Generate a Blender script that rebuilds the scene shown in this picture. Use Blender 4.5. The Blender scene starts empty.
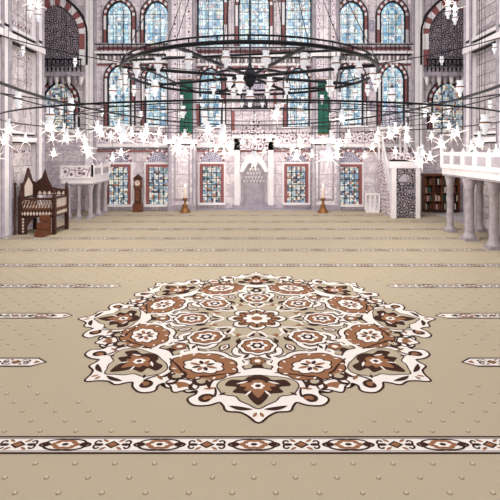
import bpy, math, random
from mathutils import Vector, Matrix
random.seed(4)
F=467.0; CH=3.0
def PX(px,Y): return (px-254)/F*Y
def PZ(py,Y): return CH+(150-py)/F*Y
def lin(c):
    return tuple(((v/255)/12.92 if v/255<=.04045 else ((v/255+.055)/1.055)**2.4) for v in c)+(1,)
scene=bpy.context.scene
# ---------------- materials
def mat(name,c,rough=.6,metal=0,emit=0,spec=.3,nolight=False,bump=0,bscale=20,var=0):
    m=bpy.data.materials.new(name); m.use_nodes=True
    nt=m.node_tree; b=nt.nodes['Principled BSDF']
    b.inputs['Base Color'].default_value=lin(c); b.inputs['Roughness'].default_value=rough
    b.inputs['Metallic'].default_value=metal; b.inputs['Specular IOR Level'].default_value=spec
    if emit:
        b.inputs['Emission Color'].default_value=lin(c); b.inputs['Emission Strength'].default_value=emit
    if nolight: m.cycles.emission_sampling='NONE'
    if bump or var:
        g=nt.nodes.new('ShaderNodeNewGeometry'); n=nt.nodes.new('ShaderNodeTexNoise'); n.inputs['Scale'].default_value=bscale
        n.inputs['Detail'].default_value=4
        nt.links.new(g.outputs['Position'],n.inputs['Vector'])
        if bump:
            bp=nt.nodes.new('ShaderNodeBump'); bp.inputs['Strength'].default_value=bump; bp.inputs['Distance'].default_value=.02
            nt.links.new(n.outputs['Fac'],bp.inputs['Height']); nt.links.new(bp.outputs['Normal'],b.inputs['Normal'])
        if var:
            r=nt.nodes.new('ShaderNodeValToRGB'); l=lin(c)
            r.color_ramp.elements[0].position=.3; r.color_ramp.elements[1].position=.7
            r.color_ramp.elements[0].color=tuple(v*(1-var) for v in l[:3])+(1,)
            r.color_ramp.elements[1].color=tuple(min(1,v*(1+var)) for v in l[:3])+(1,)
            nt.links.new(n.outputs['Fac'],r.inputs['Fac']); nt.links.new(r.outputs['Color'],b.inputs['Base Color'])
    return m
def wallcoord(nt):
    g=nt.nodes.new('ShaderNodeNewGeometry'); s=nt.nodes.new('ShaderNodeSeparateXYZ'); a=nt.nodes.new('ShaderNodeMath'); c=nt.nodes.new('ShaderNodeCombineXYZ')
    nt.links.new(g.outputs['Position'],s.inputs[0]); nt.links.new(s.outputs['X'],a.inputs[0]); nt.links.new(s.outputs['Y'],a.inputs[1])
    nt.links.new(a.outputs[0],c.inputs['X']); nt.links.new(s.outputs['Z'],c.inputs['Y'])
    return g,c
def marble(name,c1,c2,vein,joint,bw=1.1,bh=.55,rough=.35,jm=.012,vs=.7):
    m=bpy.data.materials.new(name); m.use_nodes=True; nt=m.node_tree; b=nt.nodes['Principled BSDF']
    g,c=wallcoord(nt)
    br=nt.nodes.new('ShaderNodeTexBrick'); nt.links.new(c.outputs[0],br.inputs['Vector'])
    br.inputs['Color1'].default_value=lin(c1); br.inputs['Color2'].default_value=lin(c2); br.inputs['Mortar'].default_value=lin(joint)
    br.inputs['Scale'].default_value=1; br.inputs['Mortar Size'].default_value=jm; br.inputs['Brick Width'].default_value=bw; br.inputs['Row Height'].default_value=bh
    n=nt.nodes.new('ShaderNodeTexNoise'); n.inputs['Scale'].default_value=1.3; n.inputs['Detail'].default_value=8; n.inputs['Distortion'].default_value=1.8; n.inputs['Roughness'].default_value=.65
    nt.links.new(g.outputs['Position'],n.inputs['Vector'])
    r=nt.nodes.new('ShaderNodeValToRGB'); e=r.color_ramp.elements
    e[0].position=.44;e[0].color=(0,0,0,1);e[1].position=.5;e[1].color=(vs,vs,vs,1)
    x=e.new(.57);x.color=(0,0,0,1)
    mx=nt.nodes.new('ShaderNodeMix'); mx.data_type='RGBA'
    nt.links.new(n.outputs['Fac'],r.inputs['Fac']); nt.links.new(r.outputs['Color'],mx.inputs[0])
    nt.links.new(br.outputs['Color'],mx.inputs[6]); mx.inputs[7].default_value=lin(vein)
    nt.links.new(mx.outputs[2],b.inputs['Base Color']); b.inputs['Roughness'].default_value=rough
    return m
def filigree(name,base,line,scale=4,w=.08,rough=.5,rnd=.6):
    m=bpy.data.materials.new(name); m.use_nodes=True; nt=m.node_tree; b=nt.nodes['Principled BSDF']
    g,c=wallcoord(nt)
    v=nt.nodes.new('ShaderNodeTexVoronoi'); v.voronoi_dimensions='2D'; v.feature='DISTANCE_TO_EDGE'; v.inputs['Scale'].default_value=scale; v.inputs['Randomness'].default_value=rnd
    v2=nt.nodes.new('ShaderNodeTexVoronoi'); v2.voronoi_dimensions='2D'; v2.inputs['Scale'].default_value=scale; v2.inputs['Randomness'].default_value=rnd
    nt.links.new(c.outputs[0],v.inputs['Vector']); nt.links.new(c.outputs[0],v2.inputs['Vector'])
    l=nt.nodes.new('ShaderNodeMath'); l.operation='LESS_THAN'; l.inputs[1].default_value=w; nt.links.new(v.outputs['Distance'],l.inputs[0])
    l2=nt.nodes.new('ShaderNodeMath'); l2.operation='LESS_THAN'; l2.inputs[1].default_value=.22; nt.links.new(v2.outputs['Distance'],l2.inputs[0])
    ad=nt.nodes.new('ShaderNodeMath'); ad.operation='MAXIMUM'; nt.links.new(l.outputs[0],ad.inputs[0]); nt.links.new(l2.outputs[0],ad.inputs[1])
    mx=nt.nodes.new('ShaderNodeMix'); mx.data_type='RGBA'; nt.links.new(ad.outputs[0],mx.inputs[0]); mx.inputs[6].default_value=lin(base); mx.inputs[7].default_value=lin(line)
    nt.links.new(mx.outputs[2],b.inputs['Base Color']); b.inputs['Roughness'].default_value=rough
    return m
def stained(name,strength=1.0,scale=5,cols=None):
    m=bpy.data.materials.new(name); m.use_nodes=True; nt=m.node_tree; b=nt.nodes['Principled BSDF']
    g,c=wallcoord(nt)
    v=nt.nodes.new('ShaderNodeTexVoronoi'); v.voronoi_dimensions='2D'; v.feature='DISTANCE_TO_EDGE'; v.inputs['Scale'].default_value=scale; v.inputs['Randomness'].default_value=.45
    v2=nt.nodes.new('ShaderNodeTexVoronoi'); v2.voronoi_dimensions='2D'; v2.inputs['Scale'].default_value=scale; v2.inputs['Randomness'].default_value=.45
    nt.links.new(c.outputs[0],v.inputs['Vector']); nt.links.new(c.outputs[0],v2.inputs['Vector'])
    s=nt.nodes.new('ShaderNodeSeparateColor'); nt.links.new(v2.outputs['Color'],s.inputs[0])
    r=nt.nodes.new('ShaderNodeValToRGB'); r.color_ramp.interpolation='CONSTANT'; e=r.color_ramp.elements
    cols=cols or [(0,(140,186,212)),(.2,(214,236,242)),(.45,(112,158,190)),(.58,(182,218,230)),(.75,(238,244,244)),(.9,(206,214,194)),(.97,(196,166,160))]
    e[0].position=0;e[0].color=lin(cols[0][1]);e[1].position=cols[1][0];e[1].color=lin(cols[1][1])
    for p,cc in cols[2:]:
        q=e.new(p);q.color=lin(cc)
    nt.links.new(s.outputs[0],r.inputs['Fac'])
    l=nt.nodes.new('ShaderNodeMath'); l.operation='LESS_THAN'; l.inputs[1].default_value=.055; nt.links.new(v.outputs['Distance'],l.inputs[0])
    mx=nt.nodes.new('ShaderNodeMix'); mx.data_type='RGBA'; nt.links.new(l.outputs[0],mx.inputs[0]); nt.links.new(r.outputs[0],mx.inputs[6]); mx.inputs[7].default_value=lin((66,80,100))
    nt.links.new(mx.outputs[2],b.inputs['Emission Color']); b.inputs['Emission Strength'].default_value=strength
    b.inputs['Base Color'].default_value=(.05,.07,.09,1); b.inputs['Roughness'].default_value=.2
    m.cycles.emission_sampling='NONE'
    return m
M={}
M['wall']=marble('pale_marble',(238,231,234),(222,212,220),(168,150,164),(152,136,150),1.2,.6,vs=.6)
M['side']=marble('veined_side_marble',(238,230,230),(214,206,209),(138,121,128),(136,124,131),1.5,.8,vs=.7)
M['stone']=marble('grey_stone_blocks',(222,216,216),(192,185,188),(148,136,141),(116,105,112),.9,.42,.6,.018,vs=.65)
M['white']=mat('white_marble',(242,238,240),.35,var=.06,bscale=3)
M['grey']=mat('grey_marble',(168,161,170),.4,var=.2,bscale=4)
M['dark']=mat('dark_iron',(26,28,34),.45,.6)
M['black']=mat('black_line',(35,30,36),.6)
M['red']=mat('red_porphyry',(146,90,90),.5,var=.15,bscale=6)
M['fil']=filigree('painted_filigree',(232,223,230),(120,90,102),3.2,.05)
M['fil2']=filigree('dark_filigree',(50,44,54),(176,166,174),5,.06)
M['fil3']=filigree('tile_filigree',(206,200,216),(76,76,108),6,.07)
M['glass']=stained('stained_glass',1.12,5.5)
M['glass2']=stained('stained_glass_fine',.95,9,[(0,(140,166,186)),(.2,(238,232,222)),(.4,(86,78,92)),(.55,(196,204,206)),(.68,(246,232,206)),(.82,(196,134,100)),(.93,(104,140,122))])
M['wood']=mat('walnut_wood',(66,38,30),.45,var=.3,bscale=9)
M['wood2']=mat('brown_wood',(110,66,44),.45,var=.2,bscale=9)
M['inlay']=mat('pearl_inlay',(222,208,194),.35)
M['gold']=mat('brass',(140,98,58),.45,.6)
M['green']=mat('green_banner_cloth',(38,92,78),.85,var=.2,bscale=12)
M['bulb']=mat('lamp_bulb_glow',(255,248,234),.5,0,12,nolight=True)
M['ray']=mat('starburst_glow',(255,243,228),.3,0,2.2,nolight=True)  # glow for the starburst spikes, a lens flare built as geometry
M['cup']=mat('lamp_glass',(222,226,232),.12,0,.3,nolight=True)
M['ceil']=mat('ceiling_plaster',(225,218,222),.8,var=.05,bscale=1)
M['colm']=mat('column_marble',(176,168,174),.25,var=.2,bscale=5)
# carpet
M['beige']=mat('carpet_beige',(182,170,146),.95,spec=.1,bump=.35,bscale=180,var=.05)
M['cream']=mat('carpet_cream',(236,231,223),.95,spec=.1,bump=.3,bscale=180)
M['brown']=mat('carpet_dark_brown',(62,39,31),.95,spec=.1,bump=.3,bscale=180)
M['rust']=mat('carpet_rust',(148,104,74),.95,spec=.1,bump=.3,bscale=180,var=.06)
M['tan']=mat('stud_shade_tan',(134,122,98),.95,spec=.1,bump=.3,bscale=180)  # darker tone for the shade painted round the studs
M['stud']=mat('carpet_stud',(200,189,164),.5,spec=.5)
# ---------------- mesh builder
class MB:
    def __init__(s): s.v=[];s.f=[];s.m=[];s.mats=[];s.sm=[]
    def mi(s,k):
        if k not in s.mats: s.mats.append(k)
        return s.mats.index(k)
    def add(s,vs,fs,k,smooth=False):
        o=len(s.v); s.v+= [tuple(p) for p in vs]; i=s.mi(k)
        for f in fs: s.f.append([a+o for a in f]); s.m.append(i); s.sm.append(smooth)
    def box(s,x0,x1,y0,y1,z0,z1,k):
        if x0>x1:x0,x1=x1,x0
        vs=[(x0,y0,z0),(x1,y0,z0),(x1,y1,z0),(x0,y1,z0),(x0,y0,z1),(x1,y0,z1),(x1,y1,z1),(x0,y1,z1)]
        s.add(vs,[(3,2,1,0),(4,5,6,7),(0,1,5,4),(1,2,6,5),(2,3,7,6),(3,0,4,7)],k)
    def lathe(s,prof,c,k,seg=12,smooth=True,a0=0):
        vs=[];fs=[];n=len(prof)
        for i in range(seg):
            a=2*math.pi*i/seg+a0
            for r,z in prof: vs.append((c[0]+r*math.cos(a),c[1]+r*math.sin(a),c[2]+z))
        for i in range(seg):
            j=(i+1)%seg
            for q in range(n-1): fs.append((i*n+q,j*n+q,j*n+q+1,i*n+q+1))
        s.add(vs,fs,k,smooth)
        if prof[0][0]>1e-4: s.add([vs[i*n] for i in range(seg)],[list(range(seg))[::-1]],k)
        if prof[-1][0]>1e-4: s.add([vs[i*n+n-1] for i in range(seg)],[list(range(seg))],k)
    def tube(s,path,r,k,seg=6,closed=False):
        P=[Vector(p) for p in path]; n=len(P); vs=[];fs=[]
        for i,p in enumerate(P):
            if closed: t=P[(i+1)%n]-P[i-1]
            else: t=P[min(i+1,n-1)]-P[max(i-1,0)]
            t.normalize(); up=Vector((0,0,1)) if abs(t.z)<.9 else Vector((1,0,0))
            a=t.cross(up).normalized(); b=a.cross(t)
            rr=r[i] if isinstance(r,list) else r
            for q in range(seg):
                g=2*math.pi*q/seg; vs.append(tuple(p+a*math.cos(g)*rr+b*math.sin(g)*rr))
        m=n if closed else n-1
        for i in range(m):
            j=(i+1)%n
            for q in range(seg):
                w=(q+1)%seg; fs.append((i*seg+q,i*seg+w,j*seg+w,j*seg+q))
        if not closed: fs.append(list(range(seg))); fs.append([(n-1)*seg+q for q in range(seg)][::-1])
        s.add(vs,fs,k,True)
    def prism(s,out,y0,y1,k,ax='y',kf=None):
        n=len(out)
        f=(lambda a,z,d:(a,d,z)) if ax=='y' else (lambda a,z,d:(d,a,z))
        vs=[f(a,z,y0) for a,z in out]+[f(a,z,y1) for a,z in out]
        s.add(vs,[(i,(i+1)%n,n+(i+1)%n,n+i) for i in range(n)],k)
        s.add(vs[:n],[list(range(n))],kf or k); s.add(vs[n:],[list(range(n))[::-1]],k)
    def ring(s,inn,out,y0,y1,ks,n0=0):
        n=len(inn)
        for i in range(n-1):
            k=ks[(i//max(1,n0))%len(ks)] if n0 else ks[0]
            a,b,c,d=inn[i],inn[i+1],out[i+1],out[i]
            q=[a,b,c,d]
            vs=[(p[0],y0,p[1]) for p in q]+[(p[0],y1,p[1]) for p in q]
            s.add(vs,[(0,1,2,3),(7,6,5,4),(0,1,5,4),(1,2,6,5),(2,3,7,6),(3,0,4,7)],k)
    def sphere(s,c,r,k,seg=8):
        pr=[(max(1e-5,r*math.sin(math.pi*i/6)),-r*math.cos(math.pi*i/6)) for i in range(7)]
        s.lathe(pr,c,k,seg)
    def obj(s,name,parent=None,loc=None):
        me=bpy.data.meshes.new(name); me.from_pydata(s.v,[],s.f)
        for k in s.mats: me.materials.append(M[k])
        me.polygons.foreach_set('material_index',s.m); me.polygons.foreach_set('use_smooth',s.sm); me.update()
        o=bpy.data.objects.new(name,me); scene.collection.objects.link(o)
        if parent: o.parent=parent
        return o
def arch(cx,z0,w,h,pt=.15,n=8):
    r=w/2; zs=z0+h-r*(1+pt); pts=[(cx-r,z0),(cx-r,(z0+zs)/2),(cx-r,zs)]
    for i in range(1,2*n):
        a=math.pi-math.pi*i/(2*n)
        z=zs+r*math.sin(a)*(1+pt*(math.sin(a)**4)); pts.append((cx+r*math.cos(a),z))
    pts+=[(cx+r,zs),(cx+r,(z0+zs)/2),(cx+r,z0)]
    return pts
YB=23.35; YA=24.1
# ---------------- room shell
b=MB(); b.box(-12.4,12.4,-6.4,25.6,-.3,-.02,'stone'); b.box(-2.95,2.95,23.02,YA,-.02,0,'grey'); b.obj('floor')
b=MB(); b.box(-12.4,12.4,-6.4,25.6,13.5,13.8,'ceil'); b.obj('ceiling')
b=MB(); b.box(-2.95,2.95,YA,YB+1.3,0,13.5,'wall'); b.obj('wall_back')
b=MB(); b.box(-12,-2.95,YB,YB+1.3,0,13.5,'wall'); b.obj('wall_back_left')
b=MB(); b.box(2.95,12,YB,YB+1.3,0,13.5,'wall'); b.obj('wall_back_right')
tn=[0]
def trim(b): tn[0]+=1; return b.obj('trim_%d'%tn[0])
for sg,nm in ((-1,'left'),(1,'right')):
    b=MB(); b.box(sg*8.8,sg*9.6,-6,19,0,13.5,'side' if sg<0 else 'stone'); b.obj('wall_'+nm)
    b=MB(); b.box(sg*9.6,sg*12.4,18.6,19,0,13.5,'stone'); b.obj('wall_return_'+nm)
    b=MB()
    for y in (16.2,18.75):
        b.box(sg*8.6,sg*8.8,y-.22,y+.22,0,12,'white')
        b.tube([(sg*8.58,y-.25,0),(sg*8.58,y-.25,12)],.06,'grey',8); b.tube([(sg*8.58,y+.25,0),(sg*8.58,y+.25,12)],.06,'grey',8)
    for z,h,d in ((3.3,.18,.22),(3.6,.08,.15),(6.9,.22,.3),(7.3,.1,.2),(10,.2,.25)):
        b.box(sg*(8.8-d),sg*8.8,-6,19.05,z,z+h,'white')
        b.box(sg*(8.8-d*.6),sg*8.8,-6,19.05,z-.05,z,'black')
    for z0,z1 in ((.5,3.0),(3.9,6.6),(7.6,9.8)):
        for y0,y1 in ((16.6,18.4),(12.5,15.8)):
            b.box(sg*8.77,sg*8.8,y0,y1,z0,z1,'fil' if sg<0 else 'grey'); b.box(sg*8.75,sg*8.8,y0+.12,y1-.12,z0+.12,z1-.12,'side' if sg<0 else 'stone')
    trim(b)
    b=MB(); b.box(sg*12,sg*12.4,19,25.6,0,13.5,'stone'); b.obj('wall_aisle_'+nm)
b=MB(); b.box(-9.6,9.6,-6.4,-6,0,13.5,'wall'); b.obj('wall_front')
for sg in (-1,1):
    b=MB()
    x0,x1=sg*4.15,sg*2.95
    b.box(x0,x1,YB-.35,YB,0,13.4,'wall')
    b.box(sg*4.25,sg*2.85,YB-.45,YB,0,.3,'grey')
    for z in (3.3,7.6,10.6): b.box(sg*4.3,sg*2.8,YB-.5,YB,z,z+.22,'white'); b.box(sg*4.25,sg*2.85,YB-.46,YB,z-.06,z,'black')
    for xx in (4.15,2.95): b.tube([(sg*xx,YB-.37,.3),(sg*xx,YB-.37,13.3)],.09,'grey',8)
    for z0,z1 in ((.5,3.1),(3.7,7.4),(8,10.4)):
        b.box(sg*3.95,sg*3.15,YB-.37,YB-.35,z0,z1,'fil' if z0>3 else 'grey')
        b.box(sg*3.85,sg*3.25,YB-.38,YB-.36,z0+.1,z1-.1,'wall')
    trim(b)
    b=MB()
    b.box(sg*7.85,sg*8.35,YB-.3,YB,0,13.4,'white')
    b.tube([(sg*7.85,YB-.3,.0),(sg*7.85,YB-.3,13.3)],.08,'grey',8)
    trim(b)
def cornice(b,x0,x1,yf,z,d=.4):
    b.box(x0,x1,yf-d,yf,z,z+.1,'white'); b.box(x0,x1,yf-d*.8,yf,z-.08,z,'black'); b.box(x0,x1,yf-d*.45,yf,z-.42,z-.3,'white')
    n=int((x1-x0)/.2)
    for i in range(n):
        x=x0+(i+.5)*(x1-x0)/n
        b.lathe([(.01,-.3),(.05,-.2),(.09,-.08),(.1,0)],(x,yf-d*.42,z-.06),'grey' if i%2 else 'white',6)
for x0,x1,yf in ((-7.85,-4.2,YB),(4.2,7.85,YB),(-2.94,2.94,YA)):
    b=MB()
    cornice(b,x0,x1,yf,7.75)
    b.box(x0,x1,yf-.1,yf,3.15,3.3,'white'); b.box(x0,x1,yf-.06,yf,3.0,3.12,'fil2'); b.box(x0,x1,yf-.08,yf,2.9,2.98,'red')
    b.box(x0,x1,yf-.38,yf-.33,8.18,8.24,'dark')
    n=int((x1-x0)/.22)
    for i in range(n+1):
        x=x0+i*(x1-x0)/n; b.box(x-.015,x+.015,yf-.37,yf-.34,7.85,8.2,'dark')
    b.box(x0,x1,yf-.06,yf,10.95,11.2,'fil2')
    b.box(x0,x1,yf-.012,yf,3.35,3.95,'fil'); b.box(x0,x1,yf-.012,yf,7.22,7.3,'red'); b.box(x0,x1,yf-.012,yf,8.0,8.14,'red')
    b.box(x0,x1,yf-.015,yf,10.6,10.9,'fil')
    trim(b)
# ---------------- windows
wn=[0]
def window(cx,z0,w,h,yf,fr='red',g='glass'):
    wn[0]+=1; b=MB()
    a1=arch(cx,z0,w,h); a2=arch(cx,z0,w+.14,h+.08); a3=arch(cx,z0,w+.42,h+.25); a4=arch(cx,z0,w+.52,h+.31)
    b.prism(a1,yf-.03,yf-.02,g)
    b.ring(a1,a2,yf-.14,yf,['dark'])
    b.ring(a2,a3,yf-.1,yf,[fr,'white'],1); b.ring(a3,a4,yf-.15,yf,['black'])
    b.box(cx-w/2-.3,cx+w/2+.3,yf-.2,yf,z0-.12,z0,'white')
    for i in range(1,3):
        x=cx-w/2+w*i/3; b.box(x-.012,x+.012,yf-.05,yf-.03,z0,z0+h-w*.35,'dark')
    nz=max(2,int((h-w*.5)/.45))
    for i in range(1,nz+1):
        z=z0+(h-w*.5)*i/nz; b.box(cx-w/2,cx+w/2,yf-.05,yf-.03,z-.012,z+.012,'dark')
    for i in range(nz):
        z=z0+(h-w*.5)*(i+.5)/nz
        b.tube([(cx+.17*math.cos(t*math.pi/6),yf-.05,z+.17*math.sin(t*math.pi/6)) for t in range(12)],.024,'white',4,True)
    for sx in (-1,1): b.box(cx+sx*w*.43-.03,cx+sx*w*.43+.03,yf-.05,yf-.03,z0,z0+h-w*.5,'white')
    zc=z0+h-w*.5
    b.tube([(cx+.3*w*math.cos(t*math.pi/8),yf-.05,zc+.3*w*math.sin(t*math.pi/8)) for t in range(16)],.03,'white',4,True)
    b.obj('window_%d'%wn[0])
for px in (120,157,351,392): window(PX(px,YB),8.3,1.15,2.05,YB)
for px,w in ((211,1.25),(254,1.5),(298,1.25)): window(PX(px,YA),8.3,w,3.0,YA)
for px in (120,157,351,392): window(PX(px,YB),4.2,1.05,2.95,YB)
for px in (211,298): window(PX(px,YA),4.2,1.05,2.95,YA)
for px in (60,447): window(PX(px,YB),4.0,1.5,2.3,YB,'red','glass2')
def gwin(cx,yf,w=.95):
    wn[0]+=1; b=MB(); z0=.3;z1=2.15
    b.box(cx-w/2,cx+w/2,yf-.04,yf-.02,z0,z1,'glass2')
    b.ring([(cx-w/2,z0),(cx-w/2,z1),(cx+w/2,z1),(cx+w/2,z0)],[(cx-w/2-.14,z0),(cx-w/2-.14,z1+.14),(cx+w/2+.14,z1+.14),(cx+w/2+.14,z0)],yf-.16,yf,['red'])
    b.ring([(cx-w/2-.14,z0-.1),(cx-w/2-.14,z1+.14),(cx+w/2+.14,z1+.14),(cx+w/2+.14,z0-.1)],[(cx-w/2-.24,z0-.1),(cx-w/2-.24,z1+.24),(cx+w/2+.24,z1+.24),(cx+w/2+.24,z0-.1)],yf-.12,yf,['white'])
    b.box(cx-w/2-.24,cx+w/2+.24,yf-.22,yf,z0-.12,z0,'white')
    for i in range(5):
        x=cx-w/2+w*(i)/4; b.tube([(x,yf-.09,z0),(x,yf-.09,z1)],.018,'dark',5)
    for i in range(1,6):
        z=z0+(z1-z0)*i/6; b.tube([(cx-w/2,yf-.09,z),(cx+w/2,yf-.09,z)],.016,'dark',5)
    lu=arch(cx,z1+.26,w+.2,.52,.1); lo=arch(cx,z1+.26,w+.4,.62,.1)
    b.prism(lu,yf-.05,yf-.02,'fil3'); b.ring(lu,lo,yf-.1,yf,['red','white'],1)
    b.obj('window_%d'%wn[0])
for px in (119,159,349): gwin(PX(px,YB),YB)
for px in (212,296): gwin(PX(px,YA),YA)
for sg in (-1,1):
    b=MB()
    cx=sg*9.85
    i1=arch(cx,7.2,2.4,3.0,.2); o1=arch(cx,7.2,3.1,3.4,.2); o2=arch(cx,7.2,3.3,3.52,.2)
    b.prism(i1,YB-.06,YB-.01,'fil2'); b.ring(i1,o1,YB-.25,YB,['red','white'],1); b.ring(o1,o2,YB-.3,YB,['black'])
    b.box(sg*8.35,sg*12,YB-.7,YB,6.6,6.8,'grey')
    b.box(sg*8.35,sg*12,YB-.75,YB-.68,7.35,7.42,'dark')
    for i in range(18):
        x=sg*(8.4+i*.2); b.box(x-.02,x+.02,YB-.74,YB-.69,6.8,7.4,'dark')
        b.tube([(x,YB-.715,6.8),(x+sg*.2,YB-.715,7.38)],.012,'dark',4); b.tube([(x+sg*.2,YB-.715,6.8),(x,YB-.715,7.38)],.012,'dark',4)
    for i in range(12):
        x=sg*(8.5+i*.3); b.lathe([(.01,-.45),(.08,-.3),(.13,-.12),(.15,0)],(x,YB-.4,6.6),'grey' if i%2 else 'white',6)
    x=PX(138.5 if sg<0 else 372,YB)
    for z in (5.2,6.3,9.2):
        b.prism([(x+.14*math.cos(t*math.pi/6),z+.3*math.sin(t*math.pi/6)) for t in range(12)],YB-.04,YB,'red',kf='fil3')
    trim(b)
# ---------------- mihrab
b=MB()
b.box(-1.0,-.72,YA-.25,YA,0,3.6,'white'); b.box(.72,1.0,YA-.25,YA,0,3.6,'white'); b.box(-1.0,1.0,YA-.25,YA,3.0,3.6,'fil')
b.box(-1.1,1.1,YA-.32,YA,3.6,3.75,'white'); b.box(-1.1,1.1,YA-.3,YA,0,.18,'grey')
b.prism([(-1.0,3.75),(-.75,4.1),(-.5,4.0),(-.3,4.4),(0,4.95),(.3,4.4),(.5,4.0),(.75,4.1),(1.0,3.75)],YA-.2,YA,'fil')
b.prism(arch(0,.18,1.1,2.3,.4),YA-.06,YA-.02,'grey')
b.ring(arch(0,.18,1.1,2.3,.4),arch(0,.18,1.44,2.7,.4),YA-.22,YA,['white'])
for j in range(5):
    z=1.45+j*.2; hw=.5-.1*j
    n=7-j
    for i in range(n):
        x=-hw+2*hw*i/max(1,n-1); b.lathe([(.01,-.14),(.05,-.06),(.07,0)],(x,YA-.1,z),'white',6)
for sg in (-1,1):
    b.lathe([(.09,0),(.09,.1),(.055,.15),(.055,1.5),(.09,1.6),(.09,1.7)],(sg*.62,YA-.26,.18),'grey',10)
b.box(-.7,.7,YA-.05,YA-.01,5.2,5.9,'black'); b.box(-.62,.62,YA-.06,YA-.04,5.28,5.82,'fil2')
b.ring(arch(0,4.0,2.0,3.2,.2),arch(0,4.0,2.3,3.4,.2),YA-.12,YA,['red','white'],1)
b.prism(arch(0,6.05,1.0,.95,.2),YA-.05,YA-.02,'fil3')
b.obj('mihrab')
# ---------------- green banners
for px in (186.5,323.5):
    b=MB(); x=PX(px,YB-.4); yf=YB-.56
    n=10; vs=[];fs=[]
    z1=PZ(80,yf);z0=PZ(134,yf)
    for i in range(n+1):
        t=i/n; dy=.03*math.sin(t*14)
        for z in (z0,z1): vs.append((x-.3+.6*t,yf+dy,z))
    for i in range(n): fs.append((2*i,2*i+2,2*i+3,2*i+1))
    b.add(vs,fs,'green',True); b.tube([(x-.36,yf,z1+.02),(x+.36,yf,z1+.02)],.025,'gold'); b.sphere((x-.38,yf,z1+.02),.045,'gold'); b.sphere((x+.38,yf,z1+.02),.045,'gold')
    b.box(x-.31,x+.31,yf-.035,yf+.035,z0-.03,z0+.02,'gold')
    b.obj('hanging_banner')
# ---------------- carpet
class Flat(MB):
    cnt=0
    def poly(s,pts,layer,k,tf=None):
        if tf: pts=[tf(*p) for p in pts]
        s.cnt+=1
        z=.001+layer*.0009+(s.cnt%150)*5e-6
        ar=sum(pts[i-1][0]*pts[i][1]-pts[i][0]*pts[i-1][1] for i in range(len(pts)))
        if ar<0: pts=pts[::-1]
        s.add([(x,y,z) for x,y in pts],[list(range(len(pts)))],k)
def smooth(pts,closed=True,n=4):
    out=[];N=len(pts)
    for i in range(N if closed else N-1):
        if closed: p0,p1,p2,p3=pts[i-1],pts[i],pts[(i+1)%N],pts[(i+2)%N]
        else: p0,p1,p2,p3=pts[max(i-1,0)],pts[i],pts[i+1],pts[min(i+2,N-1)]
        for j in range(n):
            t=j/n
            out.append(tuple(.5*((2*p1[a])+(-p0[a]+p2[a])*t+(2*p0[a]-5*p1[a]+4*p2[a]-p3[a])*t*t+(-p0[a]+3*p1[a]-3*p2[a]+p3[a])*t**3) for a in (0,1)))
    if not closed: out.append(pts[-1])
    return out
def offset(pts,d):
    n=len(pts); ar=sum(pts[i-1][0]*pts[i][1]-pts[i][0]*pts[i-1][1] for i in range(n)); sg=1 if ar>0 else -1
    out=[]
    for i in range(n):
        tx=pts[(i+1)%n][0]-pts[i-1][0]; ty=pts[(i+1)%n][1]-pts[i-1][1]; l=math.hypot(tx,ty) or 1
        out.append((pts[i][0]+sg*ty/l*d,pts[i][1]-sg*tx/l*d))
    return out
def stroke(pts,w0,w1=None,mid=None):
    w1=w0 if w1 is None else w1; n=len(pts); L=[];R=[]
    for i in range(n):
        a=pts[max(0,i-1)]; c=pts[min(n-1,i+1)]; tx=c[0]-a[0];ty=c[1]-a[1]; l=math.hypot(tx,ty) or 1
        t=i/(n-1); w=(w0*(1-t)+w1*t)/2
        if mid: w+=mid/2*math.sin(math.pi*t)
        L.append((pts[i][0]-ty/l*w,pts[i][1]+tx/l*w)); R.append((pts[i][0]+ty/l*w,pts[i][1]-tx/l*w))
    return L+R[::-1]
def spiral(cx,cy,r0,r1,a0,a1,n=16):
    return [(cx+(r0+(r1-r0)*i/n)*math.cos(math.radians(a0+(a1-a0)*i/n)),cy+(r0+(r1-r0)*i/n)*math.sin(math.radians(a0+(a1-a0)*i/n))) for i in range(n+1)]
def ros(cx,cy,rx,ry,n,amp,rot=0,m=48):
    return [(cx+rx*(1-amp+amp*abs(math.cos(n*(t*2*math.pi/m)/2+rot)))*math.cos(t*2*math.pi/m),cy+ry*(1-amp+amp*abs(math.cos(n*(t*2*math.pi/m)/2+rot)))*math.sin(t*2*math.pi/m)) for t in range(m)]
def leaf(x,y,l,w,ang,n=8,bend=0):
    a=math.radians(ang); pts=[]
    for i in range(n+1): t=i/n; pts.append((l*t, w/2*math.sin(math.pi*t)**.8+bend*math.sin(math.pi*t)))
    for i in range(n-1,0,-1): t=i/n; pts.append((l*t,-w/2*math.sin(math.pi*t)**.8+bend*math.sin(math.pi*t)))
    return [(x+p*math.cos(a)-q*math.sin(a),y+p*math.sin(a)+q*math.cos(a)) for p,q in pts]
b=Flat()
b.box(-8.5,8.5,-5.9,23.0,-.018,.0,'beige')
base=b.obj('carpet')
CY=8.3; CX=.05; SC=1.045
m=Flat()
def tfk(k,mir=1,half=0):
    A=math.radians(-90+45*k+half)
    ux,uy=math.cos(A),math.sin(A); vx,vy=-uy,ux
    return lambda t,r:(CX+SC*(ux*r+vx*t*mir),CY+SC*(uy*r+vy*t*mir))
T0=lambda x,y:(CX+SC*x,CY+SC*y)
half=[(0,1.8),(.2,1.86),(.4,1.9),(.6,1.93),(.74,2.0),(.84,2.13),(.9,2.3),(.84,2.4),(.73,2.36),(.72,2.46),(.8,2.56),(.72,2.68),(.56,2.68),(.44,2.62),(.38,2.7),(.34,2.8),(.2,2.82),(.1,2.9),(0,3.02)]
sil=smooth(half+[(-x,y) for x,y in half[1:-1]][::-1])
oh=[(0,2.0),(.16,2.03),(.32,2.06),(.45,2.14),(.49,2.26),(.45,2.38),(.4,2.46),(.26,2.5),(.2,2.6),(.1,2.68),(0,2.76)]
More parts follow.
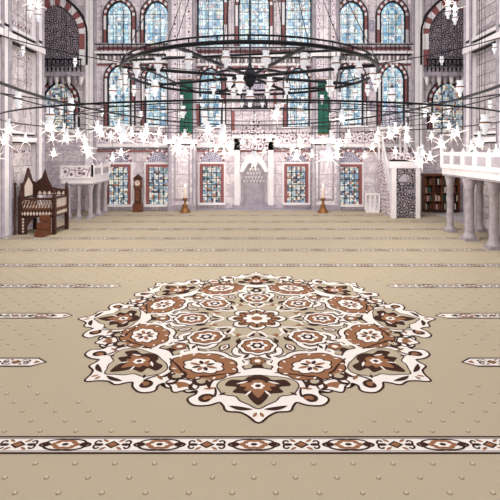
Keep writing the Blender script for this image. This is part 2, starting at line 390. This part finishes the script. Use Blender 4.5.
opn=smooth(oh+[(-x,y) for x,y in oh[1:-1]][::-1])
fh=[(0,2.0),(.12,2.04),(.18,2.12),(.34,2.12),(.4,2.26),(.26,2.3),(.3,2.42),(.14,2.46),(.1,2.56),(0,2.7)]
fl=smooth(fh+[(-x,y) for x,y in fh[1:-1]][::-1])
for k in range(8):
    T=tfk(k)
    m.poly(offset(sil,.03),1,'brown',T); m.poly(sil,2,'cream',T)
    m.poly(offset(opn,.018),3,'brown',T); m.poly(opn,4,'beige',T)
    m.poly(fl,5,'brown',T)
    m.poly([(x*.55,2.3+(y-2.3)*.6) for x,y in fl],6,'rust',T)
    m.poly(ros(0,2.27,.085,.085,6,.25),7,'cream',T); m.poly(ros(0,2.27,.035,.035,6,.0),8,'brown',T)
    for mi in (-1,1):
        T=tfk(k,mi)
        m.poly(leaf(.12,2.16,.16,.035,25),7,'cream',T); m.poly(leaf(.08,2.38,.14,.03,60),7,'cream',T)
        m.poly(smooth([(.6,2.1),(.66,2.06),(.74,2.12),(.76,2.22),(.7,2.26),(.62,2.2)]),3,'beige',T)
        m.poly(smooth([(.52,2.52),(.58,2.48),(.68,2.54),(.64,2.6),(.56,2.6)]),3,'rust',T)
        m.poly(stroke(smooth([(.22,1.93),(.48,1.98)]+spiral(.68,2.16,.14,.04,-110,220,14),False),.025,.035,.03),5,'brown',T)
        m.poly(stroke(smooth([(.52,2.3),(.5,2.42)]+spiral(.6,2.56,.1,.03,-150,170,12),False),.025,.035,.02),5,'brown',T)
        m.poly(stroke(smooth([(.8,2.2),(.82,2.3),(.76,2.36)],False),.02,.03,.03),5,'brown',T)
        m.poly(leaf(.38,2.42,.1,.04,40),6,'brown',T)
        m.poly(leaf(.54,2.12,.22,.06,80,bend=-.04),6,'brown',T)
        m.poly(leaf(.66,2.34,.16,.05,190),5,'rust',T)
        m.poly(leaf(.06,2.78,.28,.07,-15,bend=.02),5,'brown',T)
        m.poly(leaf(.02,2.84,.1,.04,70),5,'rust',T)
        sc=smooth([(.05,1.42),(.2,1.5),(.34,1.62),(.42,1.78),(.36,1.92)],False)
        m.poly(stroke(sc,.14,.13,.03),1,'brown',T); m.poly(stroke(sc,.10,.08,.02),2.5,'cream',T)
        sp=spiral(.2,1.62,.13,.03,-60,260,12)
        m.poly(stroke(sp,.05,.03,.02),2.4,'cream',T)
        s2=smooth([(.18,1.08),(.3,1.2),(.3,1.36),(.18,1.42)],False)
        m.poly(stroke(s2,.11,.09,.02),1,'brown',T); m.poly(stroke(s2,.07,.05,.02),2.5,'cream',T)
        s3=smooth([(.02,.55),(.12,.7),(.1,.84),(.0,.92)],False)
        m.poly(stroke(s3,.05,.04,.02),2.4,'cream',T)
        m.poly(leaf(.08,1.72,.2,.07,150,bend=.02),5,'brown',T)
        m.poly(leaf(.04,.62,.2,.06,60,bend=.02),5,'brown',T)
        m.poly(leaf(.3,1.7,.12,.06,80),5,'rust',T)
        m.poly(leaf(.12,1.4,.14,.05,60),5,'brown',T)
    T=tfk(k)
    m.poly(ros(0,1.6,.12,.13,5,.3),4.5,'brown',T); m.poly(ros(0,1.6,.1,.11,5,.3),5,'rust',T); m.poly(ros(0,1.6,.045,.05,5,.2),6,'cream',T)
    for R,l,c,n,am in ((.33,3,'brown',8,.12),(.305,4,'cream',8,.12),(.255,4.6,'brown',8,.13),(.235,5,'rust',8,.14),(.165,6,'cream',6,.35),(.11,7,'brown',6,.35),(.045,8,'cream',6,0)):
        m.poly(ros(0,1.1,R*.95,R,n,am,.2),l,c,T)
    T=tfk(k,1,22.5)
    for rx,ry,l,c,n,am in ((.61,.50,1,'brown',8,.1),(.58,.47,2.6,'cream',8,.1),(.50,.395,3,'brown',8,.09),(.475,.37,4,'rust',8,.09),(.31,.225,5,'brown',8,.16),(.285,.2,6,'cream',8,.16)):
        m.poly(ros(0,1.88,rx,ry,n,am),l,c,T)
    for q in range(8):
        a=q*45; m.poly(leaf(.03*math.cos(math.radians(a)),1.88+.03*math.sin(math.radians(a)),.18 if q%4==0 else .13,.06,a),7,'brown' if q%2 else 'rust',T)
    m.poly(ros(0,1.88,.045,.045,8,.1),8,'cream',T)
    for q in range(12):
        a=q*30+15; cx_,cy_=.40*math.cos(math.radians(a)),1.88+.30*math.sin(math.radians(a))
        m.poly(leaf(cx_,cy_,.07,.03,a+40),5.5,'cream',T)
    pp=smooth([(0,2.3),(.16,2.34),(.2,2.44),(.1,2.5),(0,2.6),(-.1,2.5),(-.2,2.44),(-.16,2.34)])
    m.poly(offset(pp,.025),2.7,'brown',T); m.poly(pp,2.9,'cream',T); m.poly([(x*.5,2.42+(y-2.42)*.5) for x,y in pp],4,'rust',T)
    m.poly(leaf(0,1.12,.26,.16,90),4,'brown',T); m.poly(leaf(0,1.15,.2,.1,90),5,'cream',T); m.poly(leaf(0,1.18,.13,.05,90),6,'rust',T)
    for mi in (-1,1):
        T=tfk(k,mi,22.5)
        m.poly(leaf(.08,.86,.22,.07,75,bend=.02),4,'brown',T)
        m.poly(leaf(.03,.7,.15,.06,110),4,'rust',T)
for R,l,c,n,am in ((.52,3,'brown',8,.25),(.49,4,'cream',8,.25),(.41,4.5,'brown',8,.3),(.38,5,'rust',8,.3),(.27,6,'brown',8,.25),(.24,7,'cream',8,.3),(.1,8,'rust',8,.1)):
    m.poly(ros(0,0,R,R,n,am,.0,96),l,c,T0)
for q in range(16):
    a=q*22.5; m.poly(leaf(.25*math.cos(math.radians(a)),.25*math.sin(math.radians(a)),.18,.035,a),9,'brown',T0)
for R0,wd in ((.78,.03),(1.44,.03)):
    pts=[((R0+.035*math.cos(16*t*2*math.pi/160))*math.cos(t*2*math.pi/160),(R0+.035*math.cos(16*t*2*math.pi/160))*math.sin(t*2*math.pi/160)) for t in range(161)]
    st=stroke(pts,wd); n=len(pts)
    for i in range(n-1): m.poly([st[i],st[i+1],st[2*n-2-i],st[2*n-1-i]],.4,'cream',T0)
m.obj('medallion_pattern',base)
# border bands
s=Flat()
def band(Y,x0,x1,ends=False):
    h=.145
    s.poly([(x0,Y-h),(x1,Y-h),(x1,Y+h),(x0,Y+h)],1,'brown'); s.poly([(x0,Y-h+.03),(x1,Y-h+.03),(x1,Y+h-.03),(x0,Y+h-.03)],2,'cream')
    s.poly([(x0,Y-h+.04),(x1,Y-h+.04),(x1,Y-h+.05),(x0,Y-h+.05)],3,'brown'); s.poly([(x0,Y+h-.05),(x1,Y+h-.05),(x1,Y+h-.04),(x0,Y+h-.04)],3,'brown')
    U=.96; i0=math.ceil((x0+.1)/U); i1=math.floor((x1-.1)/U)
    for i in range(i0,i1+1):
        x=i*U
        s.poly(ros(x,Y,.27,.1,6,.1),3,'brown'); s.poly(ros(x,Y,.24,.078,6,.1),4,'cream'); s.poly(ros(x,Y,.15,.078,6,.15),5,'rust'); s.poly(ros(x,Y,.09,.045,6,.25),6,'cream'); s.poly(ros(x,Y,.035,.022,6,.1),7,'brown')
        for sx in (-1,1):
            s.poly([(x+sx*px,Y+py) for px,py in leaf(.14,0,.1,.07,0)],6,'brown')
    for i in range(math.ceil((x0+.15)/U-.5),math.floor((x1-.15)/U-.5)+1):
        x=(i+.5)*U
        s.poly([(x-.08,Y),(x,Y-.06),(x+.08,Y),(x,Y+.06)],4,'brown'); s.poly([(x-.05,Y),(x,Y-.038),(x+.05,Y),(x,Y+.038)],5,'rust')
        for sx in (-1,1):
            for sy in (-1,1):
                s.poly([(x+sx*px,Y+sy*py) for px,py in stroke(spiral(.145,.037,.055,.015,-150,170,10),.026,.02)],4,'brown')
                s.poly([(x+sx*px,Y+sy*py) for px,py in leaf(.05,.04,.08,.03,35)],5,'rust')
    if ends:
        xe=x1 if x0<-4 else x0; d=1 if x0<-4 else -1
        s.poly([(xe,Y-h),(xe+d*.18,Y),(xe,Y+h)],1,'brown'); s.poly([(xe-d*.01,Y-h+.03),(xe+d*.14,Y),(xe-d*.01,Y+h-.03)],2.2,'cream'); s.poly([(xe,Y-.05),(xe+d*.09,Y),(xe,Y+.05)],4,'rust')
BY=[4.75+1.85*k for k in range(-3,10)]
for i,Y in enumerate(BY):
    k=i-3
    if k in (1,2,3):
        e=3.1 if k!=2 else 3.45
        band(Y,-8.45,-e,True); band(Y,e,8.45,True)
    else: band(Y,-8.45,8.45)
s.obj('border_bands',base)
# studs
d=MB()
for i in range(len(BY)-1):
    y0,y1=BY[i],BY[i+1]; k=i-3
    if k<-1 or k>6: continue
    for r in range(8):
        y=y0+.23+r*(1.85-.42)/7.5
        for j in range(-46,47):
            x=(j+(.5 if r%2 else 0))*.19*2
            if abs(x)>8.4: continue
            if 0<=k<=3:
                lim=2.75+ .22*abs(r-3.5) if k in(1,2) else 0
                dd=math.hypot(x,y-CY)
                if k==0 and r>3: lim=1.4+.45*(r-2)
                if k==3 and r<3: lim=3.0-.5*r
                if abs(x)<lim or dd<3.35: continue
            R=.019
            d.lathe([(R*1.35,0),(R*1.25,.003),(R,.004)],(x,y,0),'tan',8)  # dark ring painted under the stud, standing in for its shade
            d.lathe([(R,.002),(R*.85,.010),(R*.5,.016),(.001,.018)],(x,y,0),'stud',8)
d.obj('raised_studs',base)
# ---------------- chandeliers
def hang(b,x,y,z,ztop,r=.006): b.tube([(x,y,z),(x,y,ztop)],r,'dark',4)
def cup(b,x,y,z,sc=1.0,seg=8):
    b.lathe([(.01*sc,-.2*sc),(.05*sc,-.17*sc),(.035*sc,-.12*sc),(.09*sc,-.04*sc),(.1*sc,.04*sc),(.06*sc,.1*sc),(.085*sc,.17*sc)],(x,y,z),'cup',seg)
    b.lathe([(.100*sc,.01*sc),(.106*sc,.025*sc),(.101*sc,.04*sc)],(x,y,z),'gold',seg)
    b.tube([(x,y,z+.15*sc),(x,y,z+.34*sc)],.008*sc,'dark',4)
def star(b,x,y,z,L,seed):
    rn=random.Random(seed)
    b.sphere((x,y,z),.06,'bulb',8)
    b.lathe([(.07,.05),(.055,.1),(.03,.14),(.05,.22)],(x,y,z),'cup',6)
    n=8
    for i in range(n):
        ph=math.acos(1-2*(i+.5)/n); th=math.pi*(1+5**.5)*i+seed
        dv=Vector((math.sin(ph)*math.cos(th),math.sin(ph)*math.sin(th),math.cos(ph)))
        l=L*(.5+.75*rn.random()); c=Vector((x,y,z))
        b.tube([c+dv*.03,c+dv*l*.4,c+dv*l],[.012,.005,.0008],'ray',4)  # flare spikes round the bulb, not a part of the lamp
ctr=(-.12,14.0)
root=bpy.data.objects.new('ring_chandelier',None); scene.collection.objects.link(root)
RX,RY=3.65,4.5
def E(a,s=1): return (ctr[0]+RX*s*math.cos(a),ctr[1]+RY*s*math.sin(a))
b=MB(); zr=5.2
cl=lambda s,z,n=72:[E(2*math.pi*i/n,s)+(z,) for i in range(n)]
b.tube(cl(1,zr),.05,'dark',6,True); b.tube(cl(1,zr+.14),.022,'dark',6,True); b.tube(cl(.3,zr),.035,'dark',6,True)
for i in range(36):
    x,y=E(i*math.pi/18); b.tube([(x,y,zr),(x,y,zr+.14)],.015,'dark',4)
for i in range(4):
    a=math.pi*i/4+.35
    b.tube([E(a)+(zr,),E(a+math.pi)+(zr,)],.05,'dark',6)
for i in range(4):
    a=math.pi*i/2+.6
    b.tube([E(a)+(zr,),E(a+math.pi/2)+(zr,)],.03,'dark',6)
for i in range(8):
    a=math.pi*i/4+.35
    b.tube([E(a)+(zr+.1,),(ctr[0],ctr[1],13.4)],.012,'dark',4)
b.tube([(ctr[0],ctr[1],zr-.4),(ctr[0],ctr[1],13.5)],.035,'dark',6)
b.lathe([(.02,-.35),(.12,-.25),(.2,-.05),(.2,.1),(.08,.25),(.04,.4)],(ctr[0],ctr[1],zr),'dark',10)
for i in range(28):
    x,y=E(math.pi*i/14+.1); cup(b,x,y,zr-.34,.95)
for i in range(6):
    x,y=E(math.pi*i/3,.3); cup(b,x,y,zr-.36,.95)
cup(b,ctr[0],ctr[1],zr-.65,1.4)
b.obj('iron_ring',root)
lampb=MB(); wire=MB()
rn=random.Random(11)
def ell(cx,cy,rx,ry,z,n): return [(cx+rx*math.cos(2*math.pi*i/n),cy+ry*math.sin(2*math.pi*i/n),z) for i in range(n)]
sd=0
def ring(cx,cy,rx,ry,z,r,n,off,zl0,zl1,L,up=2,cupz=None,ymin=7.0):
    global sd
    wire.tube(ell(cx,cy,rx,ry,z,120),r,'dark',5,True)
    for i in range(n):
        a=2*math.pi*i/n+off; x,y=cx+rx*math.cos(a),cy+ry*math.sin(a)
        if up and i%up==0 and y>5: hang(wire,x,y,z,13.4,.005)
        if y<ymin: continue
        if zl0 is not None:
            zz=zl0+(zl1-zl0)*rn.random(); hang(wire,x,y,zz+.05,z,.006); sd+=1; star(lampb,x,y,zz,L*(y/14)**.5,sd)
        if cupz: cup(wire,x,y,cupz,.9)
ring(0,14,6.7,7,3.75,.018,26,.05,2.8,3.4,.3)
ring(0,10.2,4.1,9.0,4.02,.028,28,.0,3.1,3.55,.26,1,None,8.5)
wire.tube(ell(0,10.2,4.1,9.0,3.86,120),.012,'dark',4,True)
ring(0,12.5,8.0,8.4,4.75,.02,30,.1,None,None,0,2,4.45)
ring(0,15,5.3,5.3,4.0,.014,20,.0,2.7,3.5,.28,2)
ring(0,16,6.6,5.2,3.95,.014,26,.2,3.3,3.85,.32,3)
ring(0,15,2.8,2.8,4.1,.014,10,.1,2.75,3.4,.24,2)
ring(0,12,8.3,9.5,6.6,.02,26,.1,None,None,0,2,6.3)
for px,py in ((38,6),(448,3),(30,2),(455,9)):
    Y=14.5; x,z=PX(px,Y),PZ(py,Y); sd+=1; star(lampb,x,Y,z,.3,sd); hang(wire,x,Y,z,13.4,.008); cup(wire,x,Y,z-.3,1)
for px,py,Y in ((50,116,12),(71,106,14),(155,88,13),(330,88,13),(240,84,12),(485,124,11),(392,96,14),(113,92,15),(300,112,16),(205,118,16),(425,110,15),(18,100,13),(183,112,17),(349,116,17),(460,88,14)):
    x,z=PX(px,Y),PZ(py,Y); cup(wire,x,Y,z,1.3); hang(wire,x,Y,z+.3,13.4,.007)
wire.obj('lamp_rings',root); lampb.obj('lamp_lights',root)
# ---------------- preacher's chair
def kursi():
    b=MB(); X0,X1=-8.3,-7.1; Y0,Y1=16.6,17.7
    for x in (X0,X1):
        for y in (Y0,Y1):
            b.box(x-.06,x+.06,y-.06,y+.06,0,1.35 if y==Y0 else 1.55,'wood'); b.lathe([(.05,0),(.07,.05),(.03,.1),(.055,.17),(.001,.26)],(x,y,1.35 if y==Y0 else 1.55),'wood',8)
    b.box(X0,X1,Y0+.03,Y1,.85,.93,'wood2')
    b.box(X0,X1,Y0-.02,Y0+.02,.62,.86,'wood'); b.box(X1-.02,X1+.02,Y0,Y1,.62,.86,'wood'); b.box(X0-.02,X0+.02,Y0,Y1,.62,.86,'wood')
    b.ring(arch((X0+X1)/2,0,.75,.62,.3),[( X0,0),(X0,.3),(X0,.6)]+[(X0+(X1-X0)*i/14,.66) for i in range(15)]+[(X1,.6),(X1,.3),(X1,0)],Y0-.02,Y0+.02,['wood'])
    b.box(X1-.02,X1+.02,Y0,Y1,.1,.2,'wood')
    for x in (X0,X1):
        b.box(x-.03,x+.03,Y0,Y1,1.25,1.32,'wood')
        for i in range(9):
            y=Y0+(Y1-Y0)*(i+.5)/9; b.box(x-.012,x+.012,y-.02,y+.02,.93,1.25,'inlay')
    for i in range(8):
        y=Y0+.1+(Y1-Y0-.2)*i/7; b.prism([(y-.06,.74),(y,.66),(y+.06,.74),(y,.82)],X1+.02,X1+.03,'inlay','x')
    b.box(X0,X1,Y0-.03,Y0+.03,1.22,1.3,'wood')
    for i in range(11):
        x=X0+(X1-X0)*(i+.5)/11
        b.tube([(x-.06,Y0,.93),(x+.06,Y0,1.22)],.018,'inlay',4); b.tube([(x+.06,Y0,.93),(x-.06,Y0,1.22)],.018,'wood2',4)
        b.prism([(x-.05,.74),(x,.66),(x+.05,.74),(x,.82)],Y0-.03,Y0-.02,'inlay')
    for sx in (-1,1):
        for q in range(5):
            x=(X0+X1)/2+sx*.5; z=.1+q*.11; b.prism([(x-.05,z),(x,z-.05),(x+.05,z),(x,z+.05)],Y0-.03,Y0-.02,'inlay')
    b.prism([(Y0+.1,.93),(Y1,.93),(Y1,1.8),(Y1-.2,1.85),(Y1-.35,2.1),((Y0+Y1)/2+.05,2.35),(Y0+.45,2.1),(Y0+.3,1.85),(Y0+.1,1.8)],X0-.05,X0+.02,'wood','x')
    b.prism([((Y0+Y1)/2-.3,1.15),((Y0+Y1)/2+.3,1.15),((Y0+Y1)/2+.3,1.7),((Y0+Y1)/2,2.0),((Y0+Y1)/2-.3,1.7)],X0+.02,X0+.03,'inlay','x')
    b.prism([(X0,1.3),(X1,1.3),(X1,1.5),(X1-.3,1.55),(X0+.65,1.6),(X0+.5,1.9),(X0+.38,2.28),(X0+.26,1.95),(X0,1.75)],Y1-.03,Y1+.03,'wood')
    for i in range(6): b.prism([(X0+.12+i*.18,1.36),(X0+.2+i*.18,1.30),(X0+.28+i*.18,1.36),(X0+.2+i*.18,1.46)],Y1-.04,Y1-.03,'inlay')
    for i in range(3): b.box(X1-.45,X1-.1,Y0-.55+i*.18,Y0-.02,i*.24,i*.24+.22,'wood2')
    b.tube([(X0-.12,Y0-.15,0),(X0-.12,Y0-.15,1.75)],.035,'wood',6); b.sphere((X0-.12,Y0-.15,1.8),.06,'wood')
    b.obj('preacher_chair')
kursi()
def mahfil(name,x0,x1,y0,y1,z0,z1,cols):
    b=MB()
    b.box(x0,x1,y0,y1,z0,z0+.22,'white'); b.box(min(x0,x1)-.05,max(x0,x1),y0-.05,y1,z0+.22,z0+.3,'white'); b.box(min(x0,x1)+.02,max(x0,x1),y0+.02,y1,z0-.06,z0,'grey')
    zi=z0+.3; xi=x0
    n=int((y1-y0)/.85)
    for i in range(n+1):
        y=y0+.06+(y1-y0-.12)*i/n
        b.box(xi-.06,xi+.06,y-.06,y+.06,zi,z1,'white'); b.lathe([(.05,0),(.06,.03),(.02,.08),(.001,.12)],(xi,y,z1),'white',8)
        if i<n:
            ya=y+.06; yb=y0+.06+(y1-y0-.12)*(i+1)/n-.06
            b.box(xi-.03,xi+.03,ya,yb,zi,z1-.06,'white'); b.box(xi-.035,xi+.035,ya+.1,yb-.1,zi+.08,z1-.15,'grey'); b.box(xi-.05,xi+.05,ya,yb,z1-.1,z1-.03,'white')
    m2=max(1,int(abs(x1-x0)/.85))
    for i in range(m2+1):
        x=x0+(x1-x0)*i/m2
        b.box(x-.05,x+.05,y0,y0+.1,zi,z1,'white')
    b.box(x0,x1,y0+.02,y0+.07,zi,z1-.06,'fil'); b.box(x0,x1,y0,y0+.1,z1-.1,z1-.03,'white')
    for cx,cy,r in cols:
        b.box(cx-r*1.5,cx+r*1.5,cy-r*1.5,cy+r*1.5,0,.1,'grey')
        b.lathe([(r*1.45,.1),(r*1.4,.16),(r*1.1,.22),(r,.28),(r*.95,z0-.42),(r*1.15,z0-.38),(r*1.05,z0-.33),(r*1.5,z0-.14),(r*1.55,z0-.06)],(cx,cy,0),'colm',16)
    b.obj(name)
mahfil('muezzin_gallery',7.0,8.48,9.5,17.4,2.12,2.95,[(7.17,15.55,.15),(7.3,14.2,.15),(7.2,11.6,.15),(7.2,17.15,.12),(8.3,17.15,.12),(8.3,14.2,.15)])
mahfil('marble_platform',-7.0,-8.35,20.2,22.6,1.55,2.35,[(-7.15,20.4,.1),(-7.15,21.4,.1),(-7.15,22.4,.1),(-8.1,20.4,.1),(-7.65,20.4,.08)])
# ---------------- minbar
b=MB(); xa,xb=6.15,7.2; ya,yb=20.5,23.0
for x in (xa,xb):
    b.box(x-.1,x+.1,ya,ya+.25,0,2.2,'white')
    b.prism([(ya+.25,0),(yb,0),(yb,2.5),(yb-.8,2.5),(ya+.25,.3)],x-.05,x+.05,'fil','x')
    b.tube([(x,ya+.25,1.15),(x,yb-.8,3.35)],.05,'white',6)
    for i in range(9):
        y=ya+.3+i*.17; z=.3+(y-ya-.25)/(yb-.8-ya-.25)*2.2; b.box(x-.03,x+.03,y-.035,y+.035,z,z+.85,'white')
b.box(xa-.2,xb+.2,ya-.05,ya+.3,2.2,2.5,'white'); b.box(xa-.2,xb+.2,ya-.06,ya+.0,2.5,2.58,'black')
b.prism([(xa-.15,2.58),(xa,2.75),(xa+.25,2.7),((xa+xb)/2,3.05),(xb-.25,2.7),(xb,2.75),(xb+.15,2.58)],ya,ya+.15,'fil')
b.ring(arch((xa+xb)/2,.0,.72,1.95,.25),[(xa+.1,0),(xa+.1,.8),(xa+.1,1.6)]+[(xa+.1+(xb-xa-.2)*i/14,2.2) for i in range(15)]+[(xb-.1,1.6),(xb-.1,.8),(xb-.1,0)],ya+.02,ya+.12,['fil2'])
b.box(xa+.16,xb-.16,ya+.13,ya+.17,.05,1.6,'fil2')
for i in range(10): b.box(xa,xb,ya+.3+i*.17,yb,i*.23,(i+1)*.23,'white')
for x in (xa,xb):
    for y in (yb-.75,yb-.05): b.tube([(x,y,2.5),(x,y,4.0)],.06,'white',8)
b.box(xa-.1,xb+.1,yb-.85,yb+.02,4.0,4.15,'white')
cx,cy=(xa+xb)/2,yb-.4
b.lathe([(.55,0),(.5,.25),(.45,.3),(.2,1.1),(.04,1.7),(.06,1.75),(.001,1.95)],(cx,cy,4.15),'fil3',8,False)
b.lathe([(.02,0),(.07,.08),(.02,.16),(.001,.35)],(cx,cy,6.0),'gold',8)
b.obj('minbar')
b=MB(); x0,x1=5.35,6.0; yy=22.4
b.box(x0,x1,yy-.05,yy+.05,0,.12,'white'); b.box(x0,x1,yy-.05,yy+.05,.85,.93,'white')
for i in range(4):
    x=x0+(x1-x0)*i/3; b.box(x-.035,x+.035,yy-.05,yy+.05,.12,.85,'white')
for i in range(8):
    x=x0+(x1-x0)*(i+.5)/8; b.tube([(x-.08,yy,.12),(x+.08,yy,.85)],.018,'white',4); b.tube([(x+.08,yy,.12),(x-.08,yy,.85)],.018,'white',4)
b.obj('marble_lattice_screen')
def clock(px,Y):
    b=MB(); x=PX(px,Y)
    b.box(x-.22,x+.22,Y-.15,Y+.15,0,.4,'wood2'); b.box(x-.15,x+.15,Y-.11,Y+.12,.4,1.15,'wood'); b.box(x-.1,x+.1,Y-.12,Y-.11,.48,1.08,'wood2')
    b.box(x-.2,x+.2,Y-.14,Y+.14,1.15,1.22,'wood2'); b.box(x-.18,x+.18,Y-.13,Y+.13,1.22,1.58,'wood2')
    b.prism([(x-.22,1.58),(x+.22,1.58),(x+.16,1.68),(x,1.82),(x-.16,1.68)],Y-.14,Y+.14,'wood')
    b.prism([(x+.13*math.cos(t*math.pi/8),1.4+.13*math.sin(t*math.pi/8)) for t in range(16)],Y-.145,Y-.13,'inlay')
    b.box(x-.008,x+.008,Y-.15,Y-.146,1.4,1.5,'dark'); b.box(x,x+.07,Y-.15,Y-.146,1.395,1.408,'dark'); b.sphere((x,Y-.13,.6),.05,'gold')
    b.obj('longcase_clock')
clock(138,22.7)
def candle(px,Y):
    b=MB(); x=PX(px,Y)
    b.lathe([(.26,0),(.26,.05),(.18,.12),(.11,.3),(.14,.36),(.06,.42),(.05,.55),(.1,.6),(.12,.68),(.09,.7)],(x,Y,0),'gold',16)
    b.lathe([(.075,.7),(.07,1.25),(.02,1.27)],(x,Y,0),'inlay',12); b.lathe([(.012,1.27),(.02,1.3),(.001,1.35)],(x,Y,0),'bulb',6)
    b.obj('candlestick')
candle(185,22.4); candle(323,22.4)
b=MB(); x0,x1=PX(424,22.6),PX(458,22.6)
b.box(x0,x1,22.45,22.9,0,.12,'wood'); b.box(x0,x1,22.82,22.9,.12,1.75,'wood'); b.box(x0-.05,x1+.05,22.4,22.92,1.75,1.85,'wood2')
n=4
for i in range(n+1):
    x=x0+(x1-x0)*i/n; b.box(x-.03,x+.03,22.45,22.85,.12,1.75,'wood2')
for z in (.5,.9,1.3): b.box(x0,x1,22.48,22.82,z,z+.03,'wood2')
rb=random.Random(3)
for z in (.13,.53,.93,1.33):
    x=x0+.06
    while x<x1-.08:
        w=.04+.03*rb.random(); b.box(x,x+w,22.55,22.75,z,z+.24+.08*rb.random(),rb.choice(['red','wood','inlay','gold','green','dark'])); x+=w+.006
b.obj('bookcase')
# ---------------- lights
def area(n,loc,rot,sx,sy,e,c=(1,1,1)):
    l=bpy.data.lights.new(n,'AREA'); l.shape='RECTANGLE'; l.size=sx; l.size_y=sy; l.energy=e; l.color=c
    o=bpy.data.objects.new(n,l); o.location=loc; o.rotation_euler=rot; scene.collection.objects.link(o); o.visible_camera=False; return o
area('overhead_fill',(0,7,13.2),(0,0,0),14,20,1350,(.99,.985,1))  # added unseen fill from above, no fixture there
area('qibla_wall_fill',(0,13,12.6),(math.radians(52),0,0),15,4,760,(1,.98,.97))  # unseen fill added to brighten the back wall
area('rear_fill',(0,-4,7),(math.radians(75),0,0),14,6,470,(1,.985,.98))  # added low fill behind the camera, shades the studs; no real source
for i in range(8):
    a=2*math.pi*i/8+.39
    l=bpy.data.lights.new('lamp_light','POINT'); l.energy=100; l.color=(1,.93,.88); l.shadow_soft_size=.2
    o=bpy.data.objects.new('lamp_light',l); o.location=(5.6*math.cos(a),16.3+5.4*math.sin(a),3.3); o.parent=root; scene.collection.objects.link(o)
w=bpy.data.worlds.new('w'); scene.world=w; w.use_nodes=True; w.node_tree.nodes['Background'].inputs[0].default_value=(.8,.85,1,1); w.node_tree.nodes['Background'].inputs[1].default_value=.5
scene.view_settings.view_transform='Standard'
cam=bpy.data.cameras.new('camera'); co=bpy.data.objects.new('camera',cam); scene.collection.objects.link(co)
co.location=(0,0,CH); co.rotation_euler=(math.radians(90),0,0); cam.sensor_width=36; cam.lens=36*F/500; cam.shift_x=-.008; cam.shift_y=-.2; cam.clip_end=200
scene.camera=co
